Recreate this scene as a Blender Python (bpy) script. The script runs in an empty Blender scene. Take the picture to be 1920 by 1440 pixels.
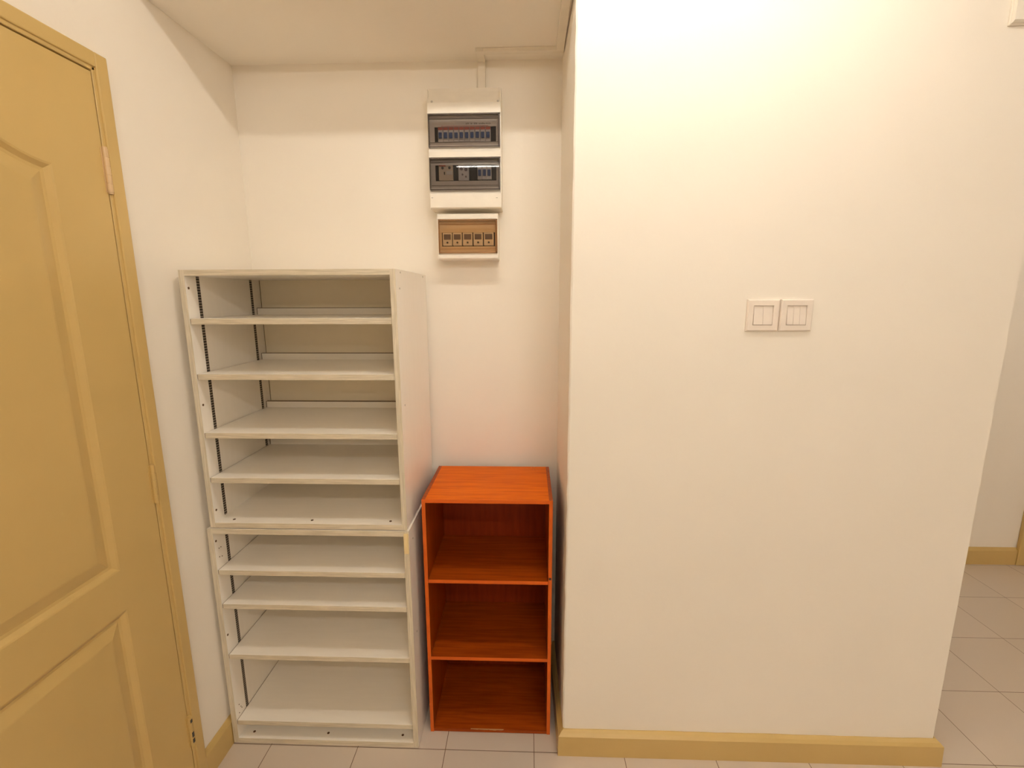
import bpy, bmesh, math, random
from mathutils import Vector, Matrix
random.seed(7)
C = bpy.context.scene.collection
S = bpy.context.scene

# ---------------------------------------------------------------- camera, world, exposure
cam_data = bpy.data.cameras.new('camera')
cam_data.sensor_width = 36.0
cam_data.lens = 16.568
cam_data.clip_start = 0.02
cam = bpy.data.objects.new('camera', cam_data)
C.objects.link(cam)
r_ = Vector((0.99943, 0.0336, -0.0036)).normalized()
f_ = Vector((-0.0337, 0.98300, -0.18040)).normalized()
u_ = r_.cross(f_).normalized()
r_ = f_.cross(u_).normalized()
cam.matrix_world = Matrix(((r_.x, u_.x, -f_.x, -0.0237), (r_.y, u_.y, -f_.y, -1.339),
                           (r_.z, u_.z, -f_.z, 1.5059), (0, 0, 0, 1)))
S.camera = cam

w = bpy.data.worlds.new('world'); S.world = w; w.use_nodes = True
w.node_tree.nodes['Background'].inputs[0].default_value = (1.0, 0.86, 0.7, 1)
w.node_tree.nodes['Background'].inputs[1].default_value = 0.05

S.view_settings.view_transform = 'Standard'
S.view_settings.look = 'None'
S.view_settings.exposure = 1.60
S.view_settings.gamma = 1.0
S.view_settings.use_curve_mapping = False
S.cycles.use_denoising = True
S.cycles.max_bounces = 12
S.cycles.diffuse_bounces = 8
S.cycles.transparent_max_bounces = 12
S.cycles.sample_clamp_indirect = 5
S.cycles.caustics_reflective = False
S.cycles.caustics_refractive = False

TUBE_COL = (1.0, 0.94, 0.85)
TUBE_NEAR = 20.0
TUBE_FAR = 30.0
FILL_SIDE = 28.0
FILL_REAR = 40.0

# ---------------------------------------------------------------- materials
def new_mat(name):
    m = bpy.data.materials.new(name); m.use_nodes = True
    nt = m.node_tree; b = nt.nodes['Principled BSDF']
    return m, nt, b
def noise_mix(nt, b, col1, col2, scale, stretch=(1, 1, 1), detail=4, lo=.35, hi=.65, dist=0.0):
    tc = nt.nodes.new('ShaderNodeTexCoord'); mp = nt.nodes.new('ShaderNodeMapping')
    mp.inputs['Scale'].default_value = stretch
    nz = nt.nodes.new('ShaderNodeTexNoise'); nz.inputs['Scale'].default_value = scale
    nz.inputs['Detail'].default_value = detail; nz.inputs['Distortion'].default_value = dist
    cr = nt.nodes.new('ShaderNodeValToRGB')
    cr.color_ramp.elements[0].position = lo; cr.color_ramp.elements[1].position = hi
    cr.color_ramp.elements[0].color = (*col1, 1); cr.color_ramp.elements[1].color = (*col2, 1)
    nt.links.new(tc.outputs['Object'], mp.inputs[0]); nt.links.new(mp.outputs[0], nz.inputs['Vector'])
    nt.links.new(nz.outputs['Fac'], cr.inputs[0]); nt.links.new(cr.outputs[0], b.inputs['Base Color'])
    return tc, nz, cr
def bump(nt, b, scale, strength, dist=.002, detail=3, stretch=(1, 1, 1)):
    tc = nt.nodes.new('ShaderNodeTexCoord'); mp = nt.nodes.new('ShaderNodeMapping')
    mp.inputs['Scale'].default_value = stretch
    nz = nt.nodes.new('ShaderNodeTexNoise'); nz.inputs['Scale'].default_value = scale
    nz.inputs['Detail'].default_value = detail
    bp = nt.nodes.new('ShaderNodeBump'); bp.inputs['Strength'].default_value = strength
    bp.inputs['Distance'].default_value = dist
    nt.links.new(tc.outputs['Object'], mp.inputs[0]); nt.links.new(mp.outputs[0], nz.inputs['Vector'])
    nt.links.new(nz.outputs['Fac'], bp.inputs['Height']); nt.links.new(bp.outputs[0], b.inputs['Normal'])
def plain(name, col, rough=.5, metal=0.0, spec=.5, var=.04, scale=30):
    m, nt, b = new_mat(name)
    b.inputs['Roughness'].default_value = rough; b.inputs['Metallic'].default_value = metal
    b.inputs['Specular IOR Level'].default_value = spec
    c2 = tuple(max(0, x * (1 - var)) for x in col)
    noise_mix(nt, b, c2, col, scale)
    return m

M = {}
def wall_mat(name, col, c2):
    m, nt, b = new_mat(name); b.inputs['Roughness'].default_value = .75
    b.inputs['Specular IOR Level'].default_value = .25
    noise_mix(nt, b, c2, col, 2.5, detail=5, lo=.3, hi=.7)
    bump(nt, b, 55, .25, .0015, 4)
    return m
M['wall'] = wall_mat('wall_paint', (.86, .81, .73), (.84, .79, .71))
M['ceiling'] = wall_mat('ceiling_paint', (.84, .79, .70), (.83, .78, .69))

# white gloss floor tiles with thin dark joints, 300 mm grid
m, nt, b = new_mat('floor_tile'); M['tile'] = m
b.inputs['Roughness'].default_value = .28
tc = nt.nodes.new('ShaderNodeTexCoord')
bt = nt.nodes.new('ShaderNodeTexBrick'); bt.offset = 0; bt.squash = 1
bt.inputs['Scale'].default_value = 1; bt.inputs['Brick Width'].default_value = .3
bt.inputs['Row Height'].default_value = .3; bt.inputs['Mortar Size'].default_value = .0013
bt.inputs['Mortar Smooth'].default_value = .3; bt.inputs['Bias'].default_value = 0
bt.inputs['Color1'].default_value = (.61, .53, .455, 1); bt.inputs['Color2'].default_value = (.59, .515, .44, 1)
bt.inputs['Mortar'].default_value = (.16, .10, .06, 1)
nt.links.new(tc.outputs['Object'], bt.inputs['Vector']); nt.links.new(bt.outputs['Color'], b.inputs['Base Color'])
bp = nt.nodes.new('ShaderNodeBump'); bp.inputs['Strength'].default_value = .5; bp.inputs['Distance'].default_value = .0015
inv = nt.nodes.new('ShaderNodeMath'); inv.operation = 'SUBTRACT'; inv.inputs[0].default_value = 1
nt.links.new(bt.outputs['Fac'], inv.inputs[1]); nt.links.new(inv.outputs[0], bp.inputs['Height'])
nt.links.new(bp.outputs[0], b.inputs['Normal'])

# satin cream-yellow gloss paint on the door, frame and skirting
m, nt, b = new_mat('cream_gloss_paint'); M['cream'] = m
b.inputs['Roughness'].default_value = .34
noise_mix(nt, b, (.55, .39, .145), (.585, .415, .158), 3, detail=4)
bump(nt, b, 70, .12, .001, 3)

def melamine(name, c1, c2, stretch, rough=.35, scale=9):
    m, nt, b = new_mat(name); b.inputs['Roughness'].default_value = rough
    if name.startswith('orange'): b.inputs['Specular IOR Level'].default_value = .18
    noise_mix(nt, b, c1, c2, scale, stretch, detail=6, lo=.35, hi=.7, dist=.3)
    return m
M['white_h'] = melamine('white_laminate', (.90, .86, .79), (.92, .88, .81), (1, 8, 8))
M['white_v'] = melamine('white_laminate_upright', (.90, .86, .79), (.92, .88, .81), (8, 8, 1))
M['edge_h'] = melamine('grey_grain_edging', (.58, .52, .40), (.78, .71, .58), (1.2, 20, 30), .5, 12)
M['edge_v'] = melamine('grey_grain_edging_upright', (.58, .52, .40), (.78, .71, .58), (30, 20, 1.2), .5, 12)
M['back'] = melamine('white_back_board', (.88, .80, .64), (.90, .82, .66), (1, 1, 1), .5)
M['orange_h'] = melamine('orange_cherry_laminate_shaded', (.25, .038, .0025), (.38, .068, .0035), (1, 14, 14), .32, 7)  # compartment shade painted in as a darker tone
M['orange_v'] = melamine('orange_cherry_laminate_shaded_upright', (.25, .038, .0025), (.38, .068, .0035), (14, 14, 1), .32, 7)  # upright boards, also darkened to carry the inner shade
M['orange_edge'] = melamine('orange_edge_band', (.60, .11, .012), (.66, .13, .014), (2, 2, 2), .4, 7)
M['orange_back'] = melamine('orange_back_board', (.21, .024, .003), (.26, .032, .004), (12, 12, 1), .45, 7)
# cabinet top: laminate painted lighter where light falls, plus pale scuffs near the back right corner
m, nt, b = new_mat('orange_scuffed_top_lit'); M['orange_top'] = m
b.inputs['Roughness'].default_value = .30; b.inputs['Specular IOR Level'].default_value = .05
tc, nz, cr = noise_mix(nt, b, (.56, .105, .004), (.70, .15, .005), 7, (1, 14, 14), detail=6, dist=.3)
sp = nt.nodes.new('ShaderNodeTexNoise'); sp.inputs['Scale'].default_value = 150; sp.inputs['Detail'].default_value = 5
sr = nt.nodes.new('ShaderNodeMapRange'); sr.inputs[1].default_value = .64; sr.inputs[2].default_value = .70
nt.links.new(tc.outputs['Object'], sp.inputs['Vector']); nt.links.new(sp.outputs['Fac'], sr.inputs[0])
sub = nt.nodes.new('ShaderNodeVectorMath'); sub.operation = 'DISTANCE'; sub.inputs[1].default_value = (.16, .20, .87)
nt.links.new(tc.outputs['Object'], sub.inputs[0])
mr = nt.nodes.new('ShaderNodeMapRange'); mr.inputs[1].default_value = .11; mr.inputs[2].default_value = .02
nt.links.new(sub.outputs['Value'], mr.inputs[0])
mu = nt.nodes.new('ShaderNodeMath'); mu.operation = 'MULTIPLY'
nt.links.new(sr.outputs[0], mu.inputs[0]); nt.links.new(mr.outputs[0], mu.inputs[1])
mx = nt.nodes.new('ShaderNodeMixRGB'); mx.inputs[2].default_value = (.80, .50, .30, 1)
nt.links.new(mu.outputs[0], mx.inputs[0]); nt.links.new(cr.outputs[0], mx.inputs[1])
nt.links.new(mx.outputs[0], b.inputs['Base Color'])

M['plastic'] = plain('white_plastic', (.84, .79, .70), .35)
M['switch'] = plain('switch_plastic', (.82, .74, .66), .3)
M['conduit'] = plain('trunking_plastic', (.80, .74, .64), .45)
M['insert'] = plain('pale_insert_plastic', (.75, .72, .66), .45)
M['breaker'] = plain('breaker_grey', (.72, .72, .72), .4)
M['beige_breaker'] = plain('breaker_beige', (.72, .62, .48), .4)
M['blue'] = plain('blue_toggle', (.03, .09, .28), .35)
M['dark'] = plain('dark_gap', (.012, .012, .014), .6)
M['darkgrey'] = plain('dark_grey_plastic', (.05, .05, .05), .5)
M['red'] = plain('red_label', (.52, .12, .08), .5)
M['seam'] = plain('brown_raw_edge_gap_shade', (.17, .11, .06), .7)  # raw lip edges, and painted shade in the board gaps
M['screw'] = plain('screw_brown', (.10, .045, .015), .5)
M['steel'] = plain('zinc_steel', (.45, .42, .38), .35, .6)
M['window_grey'] = plain('grey_window', (.16, .13, .14), .35)
M['clip'] = plain('cream_catch', (.82, .66, .36), .45)
M['label_metal'] = plain('painted_hinge', (.66, .47, .26), .4)
M['chip'] = plain('raw_chipboard', (.50, .28, .12), .8)

def smoked(name, tint, refl=.10):
    m = bpy.data.materials.new(name); m.use_nodes = True; nt = m.node_tree
    for n in list(nt.nodes):
        if n.type != 'OUTPUT_MATERIAL': nt.nodes.remove(n)
    out = nt.nodes['Material Output']
    tr = nt.nodes.new('ShaderNodeBsdfTransparent'); tr.inputs[0].default_value = (*tint, 1)
    gl = nt.nodes.new('ShaderNodeBsdfGlossy'); gl.inputs['Roughness'].default_value = .045
    fr = nt.nodes.new('ShaderNodeFresnel'); fr.inputs[0].default_value = 1.5
    nz = nt.nodes.new('ShaderNodeTexNoise'); nz.inputs['Scale'].default_value = 25
    bp = nt.nodes.new('ShaderNodeBump'); bp.inputs['Strength'].default_value = .01; bp.inputs['Distance'].default_value = .002
    nt.links.new(nz.outputs['Fac'], bp.inputs['Height']); nt.links.new(bp.outputs[0], gl.inputs['Normal'])
    mix = nt.nodes.new('ShaderNodeMixShader')
    nt.links.new(fr.outputs[0], mix.inputs[0]); nt.links.new(tr.outputs[0], mix.inputs[1])
    nt.links.new(gl.outputs[0], mix.inputs[2]); nt.links.new(mix.outputs[0], out.inputs[0])
    return m
M['smoke'] = smoked('smoked_cover', (.50, .46, .44))
M['amber'] = smoked('amber_cover', (.74, .60, .44))
M['smoke_rim'] = plain('smoked_rim', (.17, .14, .125), .25)
M['amber_rim'] = plain('amber_rim', (.34, .19, .09), .25)

def standard_mat():       # slotted zinc upright: dark slots at a fixed pitch up the strip
    m, nt, b = new_mat('slotted_zinc_strip')
    b.inputs['Roughness'].default_value = .4; b.inputs['Metallic'].default_value = .3
    tc = nt.nodes.new('ShaderNodeTexCoord'); sx = nt.nodes.new('ShaderNodeSeparateXYZ')
    nt.links.new(tc.outputs['Object'], sx.inputs[0])
    a = nt.nodes.new('ShaderNodeMath'); a.operation = 'DIVIDE'; a.inputs[1].default_value = .008
    nt.links.new(sx.outputs['Z'], a.inputs[0])
    fr = nt.nodes.new('ShaderNodeMath'); fr.operation = 'FRACT'; nt.links.new(a.outputs[0], fr.inputs[0])
    lt = nt.nodes.new('ShaderNodeMath'); lt.operation = 'LESS_THAN'; lt.inputs[1].default_value = .55
    nt.links.new(fr.outputs[0], lt.inputs[0])
    mx = nt.nodes.new('ShaderNodeMixRGB')
    mx.inputs[1].default_value = (.30, .25, .20, 1); mx.inputs[2].default_value = (.02, .016, .014, 1)
    nt.links.new(lt.outputs[0], mx.inputs[0]); nt.links.new(mx.outputs[0], b.inputs['Base Color'])
    return m
M['standard'] = standard_mat()

def emitter(name, strength):
    m = bpy.data.materials.new(name); m.use_nodes = True; nt = m.node_tree
    for n in list(nt.nodes):
        if n.type != 'OUTPUT_MATERIAL': nt.nodes.remove(n)
    e = nt.nodes.new('ShaderNodeEmission'); e.inputs[0].default_value = (*TUBE_COL, 1)
    e.inputs[1].default_value = strength
    nt.links.new(e.outputs[0], nt.nodes['Material Output'].inputs[0])
    return m
M['tube_near'] = emitter('tube_glow_near', TUBE_NEAR)
M['tube_far'] = emitter('tube_glow_far', TUBE_FAR)
M['fill_rear'] = emitter('fill_glow_rear', FILL_REAR)
M['fill_side'] = emitter('fill_glow_side', FILL_SIDE)

# ---------------------------------------------------------------- mesh helpers
def box(bm, x0, x1, y0, y1, z0, z1, bev=0.0, mi=0, seg=1):
    vs = [bm.verts.new((x, y, z)) for x in (x0, x1) for y in (y0, y1) for z in (z0, z1)]
    idx = ((0, 1, 3, 2), (4, 6, 7, 5), (0, 4, 5, 1), (2, 3, 7, 6), (0, 2, 6, 4), (1, 5, 7, 3))
    fs = [bm.faces.new([vs[i] for i in f]) for f in idx]
    for f in fs: f.material_index = mi
    if bev > 0:
        es = list({e for f in fs for e in f.edges})
        r = bmesh.ops.bevel(bm, geom=es, offset=bev, segments=seg, affect='EDGES', profile=.5)
        for f in r['faces']: f.material_index = mi
    return fs
def prism(bm, pts, axis, a0, a1, mi=0):
    """closed outline pts (2D) swept along an axis: 'x' -> (y,z), 'y' -> (x,z), 'z' -> (x,y)"""
    def mk(p, a):
        return {'x': (a, p[0], p[1]), 'y': (p[0], a, p[1]), 'z': (p[0], p[1], a)}[axis]
    A = [bm.verts.new(mk(p, a0)) for p in pts]; B = [bm.verts.new(mk(p, a1)) for p in pts]
    n = len(pts)
    fs = [bm.faces.new(A), bm.faces.new(B[::-1])]
    for i in range(n): fs.append(bm.faces.new((A[i], B[i], B[(i+1) % n], A[(i+1) % n])))
    for f in fs: f.material_index = mi
def cyl(bm, c, r, h, axis='y', n=16, mi=0, r2=None):
    r2 = r if r2 is None else r2
    rot = {'x': Matrix.Rotation(math.pi/2, 4, 'Y'), 'y': Matrix.Rotation(math.pi/2, 4, 'X'), 'z': Matrix.Identity(4)}[axis]
    g = bmesh.ops.create_cone(bm, cap_ends=True, segments=n, radius1=r, radius2=r2, depth=h,
                              matrix=Matrix.Translation(c) @ rot)
    for v in g['verts']:
        for f in v.link_faces: f.material_index = mi
def obj(name, bm, mats, parent=None, smooth=False):
    """link bm (world coordinates) as one mesh object; parts are stored relative to their thing"""
    root = parent
    while root is not None and root.parent is not None: root = root.parent
    off = Vector(root.location) if root is not None else Vector((0, 0, 0))
    bmesh.ops.recalc_face_normals(bm, faces=bm.faces[:])
    for v in bm.verts: v.co -= off
    me = bpy.data.meshes.new(name); bm.to_mesh(me); bm.free()
    for m in (mats if isinstance(mats, (list, tuple)) else [mats]): me.materials.append(m)
    if smooth:
        for p in me.polygons: p.use_smooth = True
    o = bpy.data.objects.new(name, me); C.objects.link(o)
    if parent is not None: o.parent = parent
    return o
def thing(name, label, cat, loc, group=None):
    o = bpy.data.objects.new(name, None); C.objects.link(o); o.location = loc
    o.empty_display_size = .05
    o['label'] = label; o['category'] = cat
    if group: o['group'] = group
    return o
def bx(name, dims, mat, parent, bev=.0008):
    bm = bmesh.new(); box(bm, *dims, bev); return obj(name, bm, mat, parent)
def struct(name, bm, mats, label=None):
    o = obj(name, bm, mats); o['kind'] = 'structure'
    return o

# ---------------------------------------------------------------- room shell
WX, BY, CZ, SZ = -1.045, .42, 2.62, 2.294      # left wall, alcove back wall, ceiling, soffit underside
RY, RX, FY = -5.2, 5.2, 1.22                   # rear wall, right wall, far corridor wall
bm = bmesh.new(); box(bm, -1.2, RX+.15, RY-.15, FY+.15, -.08, 0); struct('floor', bm, M['tile'])
bm = bmesh.new(); box(bm, -1.2, RX+.15, RY-.15, FY+.15, CZ, CZ+.08); struct('ceiling', bm, M['ceiling'])
D0, D1, DT = -1.067, -.131, 2.068              # door opening incl. frame (y, y, top)
bm = bmesh.new()
box(bm, WX-.1, WX, D1, BY+.1, 0, CZ); box(bm, WX-.1, WX, RY, D0, 0, CZ); box(bm, WX-.1, WX, D0, D1, DT, CZ)
struct('wall_left', bm, M['wall'])
bm = bmesh.new(); box(bm, WX, .09, BY, BY+.1, 0, CZ); struct('wall_back', bm, M['wall'])
# wall block right of the alcove, its free arris a little uneven
bm = bmesh.new()
NS = 60; rings = []
for i in range(NS+1):
    z = CZ * i / NS; j = random.uniform(-.0011, .0011)
    rings.append([bm.verts.new(p) for p in ((.096+j, .0135, z), (.1005+j*.6, .010+abs(j)*.5, z), (1.300+j*.4, .010, z), (1.304+j*.4, .014, z), (1.304, FY, z), (.09, FY, z), (.09, BY, z))])
for a, c in zip(rings, rings[1:]):
    for k in range(7): bm.faces.new((a[k], a[(k+1) % 7], c[(k+1) % 7], c[k]))
bm.faces.new(rings[0]); bm.faces.new(rings[-1])
struct('wall_right', bm, M['wall'])
bm = bmesh.new(); box(bm, WX, .098, .010, BY, SZ, CZ); struct('wall_soffit', bm, M['wall'])
bm = bmesh.new(); box(bm, 1.304, RX, FY, FY+.1, 0, CZ); struct('wall_far', bm, M['wall'])
bm = bmesh.new(); box(bm, RX, RX+.1, RY, FY+.1, 0, CZ); struct('wall_end', bm, M['wall'])
bm = bmesh.new(); box(bm, WX-.1, RX+.1, RY-.1, RY, 0, CZ); struct('wall_rear', bm, M['wall'])

# skirting boards: square face with a sloping top
def skirt(name, pts, h, face, t=.016, mi=None):
    """pts: (start xy, end xy, outward normal xy)"""
    (x0, y0), (x1, y1), (nx, ny) = pts
    bm = bmesh.new()
    prof = [(0, 0), (t, 0), (t, face), (t*.55, face+(h-face)*.45), (.0015, h), (0, h)]
    A = [bm.verts.new((x0+nx*a, y0+ny*a, z)) for a, z in prof]
    B = [bm.verts.new((x1+nx*a, y1+ny*a, z)) for a, z in prof]
    n = len(prof)
    bm.faces.new(A); bm.faces.new(B[::-1])
    for i in range(n): bm.faces.new((A[i], B[i], B[(i+1) % n], A[(i+1) % n]))
    return struct(name, bm, M['cream'])
skirt('baseboard_left', ((WX, D1), (WX, BY), (1, 0)), .100, .084, .0125)
skirt('baseboard_back', ((WX+.013, BY), (.078, BY), (0, -1)), .100, .084, .013)
# skirting of the right wall block wraps its corner: one mesh, front run + return in the alcove
bm = bmesh.new()
prof = [(0, 0), (.021, 0), (.0195, .073), (.012, .0815), (.0035, .087), (0, .087)]
stations = []
stations.append([(.0905-a, BY, z) for a, z in prof])
stations.append([(.1000-a, .0100-a, z) for a, z in prof])
for i in range(1, 24):
    x = .1 + (1.304-.1) * i / 24; dz = random.uniform(-.0012, .0012)
    stations.append([(x, .0100-a, z + (dz if z > .08 else 0)) for a, z in prof])
stations.append([(1.304+a*.9, .0100-a, z) for a, z in prof])
stations.append([(1.304+a*.9, FY, z) for a, z in prof])
R_ = [[bm.verts.new(p) for p in s] for s in stations]
for a, c in zip(R_, R_[1:]):
    for k in range(6): bm.faces.new((a[k], a[(k+1) % 6], c[(k+1) % 6], c[k]))
bm.faces.new(R_[0]); bm.faces.new(R_[-1][::-1])
struct('baseboard_right', bm, M['cream'])
skirt('baseboard_far', ((1.325, FY), (2.747, FY), (0, -1)), .101, .085, .014)

# ---------------------------------------------------------------- panelled door in the left wall
FX = -1.031        # face of the leaf
door = bpy.data.objects.new('door_1', None); C.objects.link(door); door.location = (WX, -.6, 0)
door['kind'] = 'structure'
bm = bmesh.new()
IN = .034
for (y0, y1, z0, z1) in ((D1-IN, D1, 0, DT), (D0, D0+IN, 0, DT), (D0+IN-.001, D1-IN+.001, DT-IN, DT)):
    box(bm, WX-.1, FX+.005, y0, y1, z0, z1, .003, seg=2)
ST = .0085
for (y0, y1, z0, z1) in ((D1-IN-ST, D1-IN+.002, 0, DT-IN), (D0+IN-.002, D0+IN+ST, 0, DT-IN), (D0+IN, D1-IN, DT-IN-ST, DT-IN+.002)):
    box(bm, WX-.1, FX+.0005, y0, y1, z0, z1, .0015)
obj('door_frame', bm, M['cream'], door)
LY0, LY1, LZ0, LZ1 = D0+IN+ST+.0035, D1-IN-ST-.0035, .008, DT-IN-ST-.0045

def offset_outline(kind, d, n=28):
    """inner outline of a panel (y,z), inset by d"""
    y0, y1 = -.888 + d, -.308 - d
    yc = (y0+y1)/2
    if kind == 'lower':
        z0, z1 = .262 + d, .738 - d
        top = [(y1 + (y0-y1)*i/n, z1) for i in range(n+1)]
    else:
        z0 = .845 + d
        top = []
        for i in range(n+1):
            y = y1 + (y0-y1)*i/n
            t = max(0, min(1, (1 - abs(y-yc)/(.29))))
            z = 1.789 + .088 * (.5 - .5*math.cos(math.pi*t)) - d
            top.append((y, z))
    return [(y0, z0), (y1, z0)] + top
leaf_t = .038
bm = bmesh.new()
prof = [(0, 0), (.004, -.0015), (.013, -.0085), (.020, -.0095), (.026, -.008), (.048, -.0015), (.052, -.001)]
def add_panel(kind):
    loops = []
    for d, dx in prof:
        loops.append([bm.verts.new((FX+dx, y, z)) for y, z in offset_outline(kind, d)])
    n = len(loops[0])
    for a, c in zip(loops, loops[1:]):
        for k in range(n): bm.faces.new((a[k], a[(k+1) % n], c[(k+1) % n], c[k]))
    bm.faces.new(loops[-1])
    return loops[0]
up = add_panel('upper'); lo = add_panel('lower')
V = lambda y, z: bm.verts.new((FX, y, z))
# flat stiles and rails around the two panels
c00, c10, c01, c11 = V(LY0, LZ0), V(LY1, LZ0), V(LY0, LZ1), V(LY1, LZ1)
# right stile side points
def face(*v): bm.faces.new(v)
uy0, uy1, utop = up[0], up[1], up[2:]       # uy0=(left,bottom) uy1=(right,bottom) utop right->left
ly0, ly1, ltop = lo[0], lo[1], lo[2:]
zl = [(ly1, V(LY1, ly1.co.z)), (ltop[0], V(LY1, ltop[0].co.z)), (uy1, V(LY1, uy1.co.z)), (utop[0], V(LY1, utop[0].co.z))]
zr = [(ly0, V(LY0, ly0.co.z)), (ltop[-1], V(LY0, ltop[-1].co.z)), (uy0, V(LY0, uy0.co.z)), (utop[-1], V(LY0, utop[-1].co.z))]
face(c00, c10, zl[0][1], zl[0][0], zr[0][0], zr[0][1])
face(zl[0][0], zl[0][1], zl[1][1], zl[1][0]); face(zr[0][1], zr[0][0], zr[1][0], zr[1][1])
face(*([zr[1][1]] + ltop[::-1] + [zl[1][1], zl[2][1], uy1, uy0, zr[2][1]]))
face(zl[2][0], zl[2][1], zl[3][1], zl[3][0]); face(zr[2][1], zr[2][0], zr[3][0], zr[3][1])
face(*([zr[3][1]] + utop[::-1] + [zl[3][1], c11, c01]))
box(bm, FX-leaf_t, FX-.012, LY0, LY1, LZ0, LZ1)
for (a, c) in (((LY0, LZ0), (LY1, LZ0)), ((LY1, LZ0), (LY1, LZ1)), ((LY1, LZ1), (LY0, LZ1)), ((LY0, LZ1), (LY0, LZ0))):
    vs = [bm.verts.new((FX, *a)), bm.verts.new((FX, *c)), bm.verts.new((FX-.0125, *c)), bm.verts.new((FX-.0125, *a))]
    bm.faces.new(vs)
leaf = obj('door_leaf', bm, M['cream'], door)
for k, (z0, z1) in enumerate(((1.757, 1.857), (.966, 1.068), (.186, .284))):
    bm = bmesh.new(); yh = D1-IN-ST-.001
    n = 5; L = (z1-z0)/n
    for i in range(n):
        cyl(bm, (FX+.004, yh, z0+L*(i+.5)), .0062, L-.0012, 'z', 14)
    cyl(bm, (FX+.004, yh, (z0+z1)/2), .0052, z1-z0+.006, 'z', 14)
    box(bm, FX-.0005, FX+.0012, yh-.008, yh+.006, z0, z1)
    h = obj('hinge', bm, M['label_metal'] if k == 0 else M['cream'], door)
    if k == 2:
        bm = bmesh.new()
        for (zz, s) in ((.272, .006), (.226, .010), (.205, .008)):
            box(bm, FX+.0085, FX+.0112, yh-.0035, yh+.0035, zz-s, zz+s*.7, .0008)
        obj('paint_chip', bm, M['darkgrey'], h)

# door in the far corridor wall, only the edge of its frame is in view
door2 = bpy.data.objects.new('door_2', None); C.objects.link(door2); door2.location = (3.2, FY, 0); door2['kind'] = 'structure'
bm = bmesh.new()
for (x0, x1, z0, z1) in ((2.748, 2.80, 0, 2.07), (3.60, 3.652, 0, 2.07), (2.80, 3.60, 2.02, 2.07)):
    box(bm, x0, x1, FY-.022, FY, z0, z1, .003)
obj('door_frame', bm, M['cream'], door2)
bm = bmesh.new(); box(bm, 2.803, 3.597, FY-.010, FY-.0005, .008, 2.017, .002)
for (z0, z1) in ((.27, .74), (.85, 1.85)):
    box(bm, 2.93, 3.47, FY-.015, FY-.0101, z0, z1, .004)
obj('door_leaf', bm, M['cream'], door2)

# ---------------------------------------------------------------- white shoe cabinets
def shoe_cabinet(label, X0, X1, Y0, Y1, Z0, Z1, t, shelves, standards, holes, bottom_screws, outer_screws, plugs=()):
    g = thing('shoe_cabinet', label, 'cabinet', ((X0+X1)/2, (Y0+Y1)/2, Z0), 'white shoe cabinets stacked in the corner')
    E = .0012      # edging thickness
    def board(name, d, horiz=True, parent=g):
        x0, x1, y0, y1, z0, z1 = d
        bm = bmesh.new(); box(bm, x0, x1, y0+E, y1, z0, z1, 0, 0); box(bm, x0, x1, y0, y0+E, z0, z1, .0004, 1)
        return obj(name, bm, [M['white_h'], M['edge_h']] if horiz else [M['white_v'], M['edge_v']], parent)
    lp = board('side_panel', (X0, X0+t, Y0, Y1, Z0, Z1), False)
    rp = board('side_panel', (X1-t, X1, Y0, Y1, Z0, Z1), False)
    board('top_panel', (X0+t, X1-t, Y0, Y1, Z1-t, Z1))
    bp_ = board('bottom_panel', (X0+t, X1-t, Y0, Y1, Z0, Z0+t))
    bm = bmesh.new(); box(bm, X0+t+.0015, X1-t-.0015, Y1-.016, Y1-.010, Z0+t, Z1-t); 
    for xa in (X0+t, X1-t-.002): box(bm, xa+.0002, xa+.0018, Y1-.0166, Y1-.012, Z0+t, Z1-t, 0, 1)  # dark strips paint the shade of the back corner gaps
    obj('back_panel', bm, [M['back'], M['seam']], g)
    for zt in shelves:
        s = board('shelf', (X0+t+.0022, X1-t-.0015, Y0+.002, Y0+.358, zt-.0165, zt))
        bm = bmesh.new(); box(bm, X0+t+.004, X1-t-.003, Y0+.345, Y0+.357, zt, zt+.0222); box(bm, X0+t+.004, X1-t-.003, Y0+.3445, Y0+.357, zt+.0222, zt+.0237, 0, 1)
        box(bm, X0+t+.0024, X0+t+.004, Y0+.3445, Y0+.357, zt, zt+.0237, 0, 1)
        obj('shelf_lip', bm, [M['white_h'], M['seam']], s)
        bm = bmesh.new(); box(bm, X0+t+.0004, X0+t+.0021, Y0+.003, Y0+.356, zt-.0150, zt-.0006)  # dark strip in the shelf end gap, standing in for its shade
        obj('gap_shade_strip', bm, M['seam'], s)
    for sx in (0, 1):
        for ys in standards:
            bm = bmesh.new()
            x0 = X0+t if sx == 0 else X1-t-.002
            box(bm, x0, x0+.002, ys-.0055, ys+.0055, Z0+t+.004, Z1-t-.001)
            obj('shelf_standard', bm, M['standard'], g)
    for (y, z) in holes:
        for sx in (0, 1):
            bm = bmesh.new(); x = X0+t+.0004 if sx == 0 else X1-t-.0004
            cyl(bm, (x, y, z), .0036, .0012, 'x', 12); obj('screw', bm, M['screw'], g)
    for (x, y) in bottom_screws:
        bm = bmesh.new(); cyl(bm, (x, y, Z0+t+.0004), .0042, .0012, 'z', 12); obj('screw', bm, M['screw'], g)
    for (y, z) in outer_screws:
        bm = bmesh.new(); cyl(bm, (X1+.0003, y, z), .003, .0012, 'x', 12); obj('screw', bm, M['steel'], g)
    for (y, z) in plugs:
        bm = bmesh.new(); cyl(bm, (X0+t+.0003, y, z), .0018, .001, 'x', 8); obj('pin_hole', bm, M['screw'], g)
    return g, lp, rp

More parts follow.
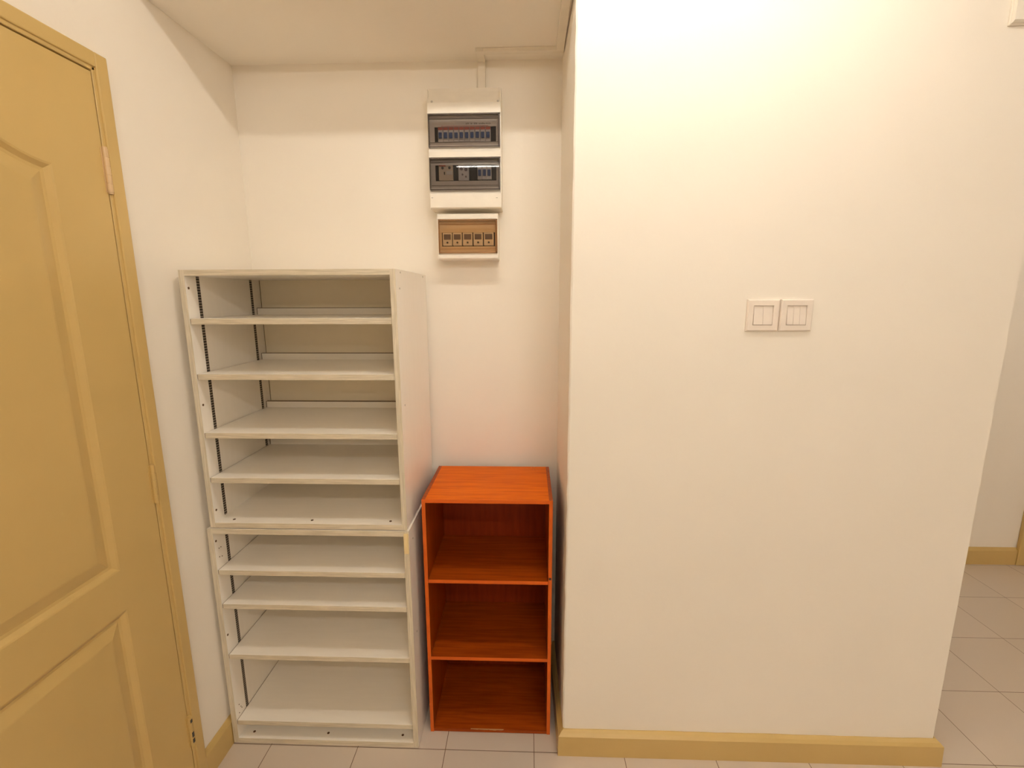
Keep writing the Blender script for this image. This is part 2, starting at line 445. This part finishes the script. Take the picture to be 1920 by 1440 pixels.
shoe_cabinet('white open shoe cabinet with four shelves, the upper one stacked on another beside the door',
             -1.0178, -.3955, .0015, .398, .7995, 1.5865, .0162, (1.449, 1.286, 1.106, .963), (.055, .325),
             ((.014, 1.536), (.014, 1.191), (.014, .853)), ((-.955, .026), (-.704, .026), (-.454, .026)),
             ((.055, 1.579), (.352, 1.579), (.040, 1.533), (.040, 1.187)))
low, lp, rp = shoe_cabinet('lower white open shoe cabinet on the floor, cream catch on its right front edge',
             -1.030, -.391, 0, .402, .005, .7955, .0175, (.652, .532, .346, .091), (.062, .330),
             ((.010, .749), (.010, .414), (.010, .075)), ((-.972, .026), (-.712, .028), (-.452, .028)),
             ((.045, .749), (.045, .414)), ((.020, .719), (.029, .7185), (.018, .690), (.030, .686), (.022, .135), (.030, .120), (.019, .105), (.034, .112)))
bm = bmesh.new(); box(bm, -.4065, -.3925, -.0055, .0, .722, .789, .0012); obj('catch', bm, M['clip'], low)
bm = bmesh.new()     # thin white plinth strip under the cabinet
box(bm, -1.027, -.393, .004, .398, 0, .005); obj('plinth', bm, M['white_h'], low)

# ---------------------------------------------------------------- orange three-tier box shelf
ox0, ox1, oy0, oy1, oz = -.3635, .0565, .066, .372, .872
cub = thing('cube_shelf', 'orange wood-grain open shelf unit with three compartments on the floor tiles', 'shelf', ((ox0+ox1)/2, (oy0+oy1)/2, 0))
T = .0118
def oboard(name, d, mats, front=True, parent=cub):
    x0, x1, y0, y1, z0, z1 = d
    bm = bmesh.new(); box(bm, x0, x1, y0+.001, y1, z0, z1, 0, 0); box(bm, x0, x1, y0, y0+.001, z0, z1, .0003, 1)
    return obj(name, bm, mats, parent)
oboard('side_panel', (ox0, ox0+T, oy0, oy1, 0, oz), [M['orange_v'], M['orange_edge']])
sp_r = oboard('side_panel', (ox1-T, ox1, oy0, oy1, 0, oz), [M['orange_v'], M['orange_edge']])
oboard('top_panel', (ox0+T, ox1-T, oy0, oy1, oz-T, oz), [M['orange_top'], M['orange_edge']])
bpn = oboard('bottom_panel', (ox0+T, ox1-T, oy0+.001, oy1, .0015, .0015+T), [M['orange_h'], M['orange_h']])
for zt in (.589, .300):
    oboard('shelf', (ox0+T+.0004, ox1-T-.0004, oy0+.001, oy1-.006, zt-T, zt), [M['orange_h'], M['orange_edge']])
bm = bmesh.new(); box(bm, ox0+T, ox1-T, oy1-.004, oy1, .012, oz-T); obj('back_panel', bm, M['orange_back'], cub)
bm = bmesh.new(); cyl(bm, (ox1-T*.5, oy0-.0002, .5995), .0042, .0016, 'y', 12); obj('screw_hole', bm, M['dark'], cub)
bm = bmesh.new()
pts = [(-.222, .0132)] + [(-.222 + .0058*i, .0135 - .0016*random.random() - (.0012 if i > 11 else 0)) for i in range(1, 20)] + [(-.106, .0132)]
prism(bm, pts + [(-.106, .01345), (-.222, .01345)], 'y', oy0+.0004, oy0+.004)
obj('chipped_edge', bm, M['chip'], cub)

# ---------------------------------------------------------------- consumer units on the back wall
bX0, bX1, bF = -.357, -.1145, .335
bb = thing('breaker_box', 'tall white electrical distribution box with two smoked windows high on the alcove wall', 'breaker box', ((bX0+bX1)/2, BY, 1.8))
def yzprism(bm, pts, x0, x1, mi=0): prism(bm, pts, 'x', x0, x1, mi)
bm = bmesh.new()
yzprism(bm, [(BY, 1.805), (BY, 2.190), (bF+.035, 2.190), (bF+.028, 2.176), (bF, 2.134), (bF, 2.102), (bF+.032, 2.102), (bF+.032, 1.996), (bF+.008, 1.996), (bF, 1.984), (bF, 1.967), (bF+.032, 1.967), (bF+.032, 1.8615), (bF+.008, 1.8615), (bF, 1.852), (bF, 1.808), (bF+.003, 1.805)], bX0+.001, bX1-.001)
box(bm, bX0, bX0+.002, bF+.006, BY, 1.8065, 2.178)
box(bm, bX1-.003, bX1, bF+.004, BY, 1.8065, 2.178)
obj('casing', bm, M['plastic'], bb)
for (x, z) in ((-.341, 2.1375), (-.124, 2.136)):
    bm = bmesh.new(); cyl(bm, (x, bF+.0015, z), .0035, .003, 'y', 12); obj('screw', bm, M['steel'], bb)
for (x, z) in ((-.349, 1.839), (-.130, 1.837)):
    bm = bmesh.new(); cyl(bm, (x, bF-.0003, z), .0038, .0014, 'y', 12)
    s = obj('screw', bm, M['plastic'], bb)
    bm = bmesh.new(); box(bm, x-.003, x+.003, bF-.0012, bF-.0009, z-.0006, z+.0006); obj('slot', bm, M['darkgrey'], s)

def cover(z0, z1, x0, x1, bulge, mat, rim, parent, front, name='smoked_cover', flange=.016, side=.005):
    """hinged see-through cover: curved pane with a darker rim"""
    n = 12
    bm = bmesh.new(); grid = []
    for i in range(n+1):
        t = i/n; z = z0+.004 + (z1-z0-.008)*t
        y = front - bulge(t)
        grid.append([bm.verts.new((x, y, z)) for x in (x0+.002, x0+.012, x1-.012, x1-.002)])
    for a, c in zip(grid, grid[1:]):
        for k in range(3): bm.faces.new((a[k], a[k+1], c[k+1], c[k]))
    pane = obj(name, bm, mat, parent, smooth=True)
    bm = bmesh.new()
    box(bm, x0, x1, front+.0035, front+.007, z1-.003, z1, .0006)
    box(bm, x0, x1, front+.0035, front+.007, z0, z0+.004, .0006)
    box(bm, x0, x1, front+.0035, front+.005, z1-flange, z1-flange+.0014)
    box(bm, x0+.006, x1-.006, front+.0035, front+.005, z0+.013, z0+.0144)
    box(bm, x0, x0+.003, front+.0035, front+.007, z0, z1)
    box(bm, x1-side, x1, front+.0035, front+.007, z0, z1, .0006)
    obj('cover_rim', bm, rim, pane)
    return pane

# upper row: ten narrow breakers
ins_y = bF+.017
def insert(z0, z1, wx0, wx1, wz0, wz1, x0, x1, parent, mat='insert'):
    """pale plate with a slot-shaped opening, dark well behind it"""
    bm = bmesh.new()
    box(bm, x0, wx0, ins_y, ins_y+.003, z0, z1); box(bm, wx1, x1, ins_y, ins_y+.003, z0, z1)
    box(bm, wx0, wx1, ins_y, ins_y+.003, z0, wz0); box(bm, wx0, wx1, ins_y, ins_y+.003, wz1, z1)
    p = obj('front_plate', bm, M[mat], parent)
    bm = bmesh.new(); box(bm, wx0-.002, wx1+.002, ins_y+.0115, ins_y+.0135, wz0-.002, wz1+.002)
    obj('dark_well', bm, M['dark'], p)
    return p
pl = insert(1.9975, 2.1005, -.3375, -.132, 2.019, 2.066, bX0+.003, bX1-.004, bb)
W = (-.1495+.3265)/10
for i in range(10):
    x0 = -.3265 + W*i
    bm = bmesh.new()
    box(bm, x0+.0005, x0+W-.0005, ins_y-.001, ins_y+.011, 2.020, 2.065, .0006)
    box(bm, x0+.002, x0+W-.002, ins_y-.004, ins_y, 2.026, 2.054, .0006)
    br = obj('breaker', bm, M['breaker'], bb)
    bm = bmesh.new()
    box(bm, x0+.0035, x0+W-.0035, ins_y-.009, ins_y-.0042, 2.029, 2.047 + random.uniform(-.001, .001), .001)
    obj('toggle', bm, M['blue'], br)
    bm = bmesh.new()
    box(bm, x0+.001, x0+W-.001, ins_y-.0018, ins_y-.0011, 2.056, 2.0645)
    obj('red_label', bm, M['red'], br)
# handwriting on the plate above the breakers: short pen strokes
bm = bmesh.new()
def stroke(bm, pts, y, wd=.0007):
    for (xa, za), (xb, zb) in zip(pts, pts[1:]):
        d = Vector((xb-xa, 0, zb-za))
        if d.length < 1e-6: continue
        nrm = Vector((-d.z, 0, d.x)).normalized() * wd * .5
        a = Vector((xa, y, za)); b_ = Vector((xb, y, zb))
        vs = [bm.verts.new(p) for p in (a+nrm, b_+nrm, b_-nrm, a-nrm)]
        vs2 = [bm.verts.new(p + Vector((0, .0004, 0))) for p in (a+nrm, b_+nrm, b_-nrm, a-nrm)]
        bm.faces.new(vs); bm.faces.new(vs2[::-1])
        for q in range(4): bm.faces.new((vs[q], vs2[q], vs2[(q+1) % 4], vs[(q+1) % 4]))
x = -.232
while x < -.152:
    hgt = random.choice((.004, .006, .005)); z = 2.0725
    stroke(bm, [(x, z+hgt), (x+.001, z), (x+.003, z+hgt*.8), (x+.0035, z+.001)], ins_y-.0005)
    x += random.choice((.0055, .0055, .0065, .011))
obj('handwriting', bm, M['darkgrey'], pl)
bm = bmesh.new(); box(bm, -.315, -.158, ins_y-.0006, ins_y, 2.0675, 2.0688); obj('red_line', bm, M['red'], pl)
cover(1.9985, 2.1005, bX0+.001, bX1-.004, lambda t: .002, M['smoke'], M['smoke_rim'], bb, bF-.004)

# lower row: residual-current switch, meter, three breakers
pl = insert(1.863, 1.9665, -.3385, -.132, 1.896, 1.9465, bX0+.003, bX1-.004, bb)
def dev(x0, x1, z0, z1, mat, y=0, nm='breaker'):
    bm = bmesh.new(); box(bm, x0, x1, ins_y-.004+y, ins_y+.011, z0, z1, .0008); return obj(nm, bm, M[mat], bb)
d1 = dev(-.3265, -.2785, 1.897, 1.9455, 'beige_breaker', nm='residual_current_device')
for (x, z) in ((-.3135, 1.9365), (-.290, 1.937)):
    bm = bmesh.new(); cyl(bm, (x, ins_y-.0045, z), .0042, .003, 'y', 14); obj('terminal', bm, M['darkgrey'], d1)
bm = bmesh.new(); box(bm, -.301, -.2805, ins_y-.0052, ins_y-.004, 1.915, 1.927, .0005); obj('nameplate', bm, M['insert'], d1)
bm = bmesh.new(); box(bm, -.309, -.3055, ins_y-.007, ins_y-.004, 1.915, 1.924, .0005); obj('test_button', bm, M['darkgrey'], d1)
bm = bmesh.new(); box(bm, -.325, -.303, ins_y-.0048, ins_y-.004, 1.9415, 1.9455); obj('red_label', bm, M['red'], d1)
d2 = dev(-.2600, -.2245, 1.896, 1.944, 'breaker', -.001, nm='meter')
for (x, z, r) in ((-.2495, 1.933, .005), (-.2345, 1.931, .0055), (-.246, 1.915, .003), (-.2345, 1.908, .003)):
    bm = bmesh.new(); cyl(bm, (x, ins_y-.0058, z), r, .002, 'y', 16); obj('knob', bm, M['window_grey'], d2)
for x0 in (-.1955, -.1795, -.1635):
    d3 = dev(x0, x0+.0152, 1.899, 1.943, 'breaker')
    bm = bmesh.new(); box(bm, x0+.0025, x0+.0125, ins_y-.009, ins_y-.0042, 1.910, 1.930, .001); obj('toggle', bm, M['blue'], d3)
cover(1.864, 1.966, bX0+.001, bX1-.004, lambda t: .008 + .094*(math.radians(6)*t - math.radians(25.2)*t*t/2), M['smoke'], M['smoke_rim'], bb, bF-.003)

# small box below with five modules behind an amber window
s0, s1, sF = -.3365, -.127, .342
sb = thing('breaker_box', 'small white electrical box with an amber window and five switches, below the taller one', 'breaker box', ((s0+s1)/2, BY, 1.636))
bm = bmesh.new()
yzprism(bm, [(BY, 1.637), (BY, 1.789), (sF+.006, 1.789), (sF, 1.784), (sF, 1.771), (sF+.030, 1.771), (sF+.030, 1.657), (sF+.006, 1.657), (sF, 1.650), (sF, 1.641), (sF+.004, 1.637)], s0+.001, s1-.001)
box(bm, s0, s0+.003, sF+.001, BY, 1.638, 1.786); box(bm, s1-.003, s1, sF+.001, BY, 1.638, 1.786)
obj('casing', bm, M['plastic'], sb)
iy = sF+.015
bm = bmesh.new()
box(bm, s0+.003, -.324, iy, iy+.003, 1.658, 1.770); box(bm, -.139, s1-.003, iy, iy+.003, 1.658, 1.770)
box(bm, -.324, -.139, iy, iy+.003, 1.658, 1.682); box(bm, -.324, -.139, iy, iy+.003, 1.7285, 1.770)
pl = obj('front_plate', bm, M['beige_breaker'], sb)
bm = bmesh.new(); box(bm, -.326, -.137, iy+.0115, iy+.0135, 1.680, 1.730); obj('dark_well', bm, M['dark'], pl)
xs = ((-.3205, -.2885), (-.2855, -.2540), (-.2505, -.2175), (-.2135, -.1815), (-.1775, -.1435))
for (x0, x1) in xs:
    bm = bmesh.new(); box(bm, x0, x1, iy-.003, iy+.011, 1.684, 1.7275, .0008)
    d = obj('switch_module', bm, M['insert'], sb)
    bm = bmesh.new(); box(bm, x0+.004, x1-.004, iy-.0042, iy-.0028, 1.7045, 1.7225, .0004); obj('grey_window', bm, M['window_grey'], d)
    bm = bmesh.new(); cyl(bm, ((x0+x1)/2, iy-.0045, 1.6945), .0033, .003, 'y', 12); obj('button', bm, M['darkgrey'], d)
cover(1.6585, 1.7695, s0+.0035, s1-.0025, lambda t: .002+.0015*math.sin(math.pi*t), M['amber'], M['amber_rim'], sb, sF-.004, 'amber_cover', .017, .006)

# ---------------------------------------------------------------- cable trunking
bm = bmesh.new()
box(bm, -.195, -.1695, BY-.016, BY, 2.1905, SZ, .001)
box(bm, -.195, -.1695, .336, BY-.0155, SZ-.0122, SZ, .001)
box(bm, -.1697, .0885, .336, .3565, SZ-.0125, SZ, .001)
box(bm, .0635, .0885, .011, .3365, SZ-.0124, SZ, .001)
tr = obj('cable_trunking', bm, M['conduit'])
tr['label'] = 'white cable trunking running from the tall electrical box up and along the soffit'; tr['category'] = 'cable trunking'

# ---------------------------------------------------------------- light switches
def light_switch(x0, n, label):
    x1 = x0+.0875; z0, z1 = 1.411, 1.4985; y = .010; w_ = .0085
    g = thing('light_switch', label, 'light switch', ((x0+x1)/2, y, z0), 'pair of light switches on the wall')
    bm = bmesh.new()
    # plate with tapered edge and a square opening
    outer0 = [(x0, z0), (x1, z0), (x1, z1), (x0, z1)]
    q = .003; r = .0165; r2 = .0175
    def loop(d, yy): return [bm.verts.new((x, yy, z)) for x, z in ((x0+d, z0+d), (x1-d, z0+d), (x1-d, z1-d), (x0+d, z1-d))]
    L = [loop(0, y), loop(0, y-w_+.003), loop(q, y-w_), loop(r, y-w_), loop(r2, y-w_+.003), loop(r2, y-.001)]
    for a, c in zip(L, L[1:]):
        for k in range(4): bm.faces.new((a[k], a[(k+1) % 4], c[(k+1) % 4], c[k]))
    bm.faces.new(L[-1]); bm.faces.new(L[0][::-1])
    obj('plate', bm, M['switch'], g)
    a0, a1 = x0+r2+.0006, x1-r2-.0006; W = (a1-a0)/n
    for i in range(n):
        bm = bmesh.new(); xa, xb = a0+W*i+.0003, a0+W*(i+1)-.0003; za, zb = z0+r2+.0006, z1-r2-.0006
        prism(bm, [(y-.001, za), (y-.001, zb), (y-w_+.0035, zb), (y-w_+.001, (za+zb)/2), (y-w_-.0008, za)], 'x', xa, xb)
        obj('rocker', bm, M['switch'], g)
light_switch(.5835, 2, 'white wall switch with two rockers, left one of the pair')
light_switch(.6745, 3, 'white wall switch with three narrow rockers, right one of the pair')

# ---------------------------------------------------------------- small box cut by the right frame edge
wb = thing('wall_box', 'small white plastic box high on the right wall, cut by the picture corner', 'box', (1.22, .010, 2.163))
bm = bmesh.new()
prism(bm, [(.004, 2.165), (-.002, 2.166), (-.006, 2.170), (-.006, 2.280), (.004, 2.285)], 'x', 1.163, 1.29)
obj('cover', bm, M['plastic'], wb)
bm = bmesh.new(); box(bm, 1.160, 1.293, .004, .010, 2.162, 2.288, .001); obj('base', bm, M['conduit'], wb)

# ---------------------------------------------------------------- ceiling tube lights and added fill lights
def tube_light(x0, x1, y, mat, label, drop=0.0, top=CZ):
    CZ = top - drop
    g = thing('ceiling_light', label, 'ceiling light', ((x0+x1)/2, y, top), 'ceiling tube lights')
    if drop:
        for x in (x0+.2, x1-.2):
            bm = bmesh.new(); cyl(bm, (x, y, top-drop/2), .005, drop, 'z', 10); obj('hanging_rod', bm, M['plastic'], g)
    bm = bmesh.new(); prism(bm, [(y-.022, CZ), (y+.022, CZ), (y+.016, CZ-.035), (y-.016, CZ-.035)], 'x', x0-.02, x1+.02)
    obj('housing', bm, M['plastic'], g)
    for x in (x0-.01, x1+.01):
        bm = bmesh.new(); box(bm, x-.01, x+.01, y-.014, y+.014, CZ-.085, CZ-.035, .002)
        obj('lamp_holder', bm, M['plastic'], g)
    bm = bmesh.new(); cyl(bm, ((x0+x1)/2, y, CZ-.068), .013, x1-x0, 'x', 16); obj('tube', bm, M[mat], g, smooth=True)
tube_light(-.40, .80, -.464, 'tube_near', 'white batten with one glowing tube on the ceiling nearest the alcove')
tube_light(-.20, 1.0, -2.15, 'tube_far', 'white batten with one glowing tube hung on two rods behind the camera', .13)
tube_light(.6, 1.8, -4.2, 'fill_rear', 'added fill light shaped as a white tube batten at the far rear end of the room ceiling')  # unseen fill light, added to brighten the cabinet insides
tube_light(2.15, 3.15, -.30, 'fill_side', 'added fill light shaped as a white tube batten on the corridor ceiling beyond the right wall')  # added light with no known source, brightens the corridor side
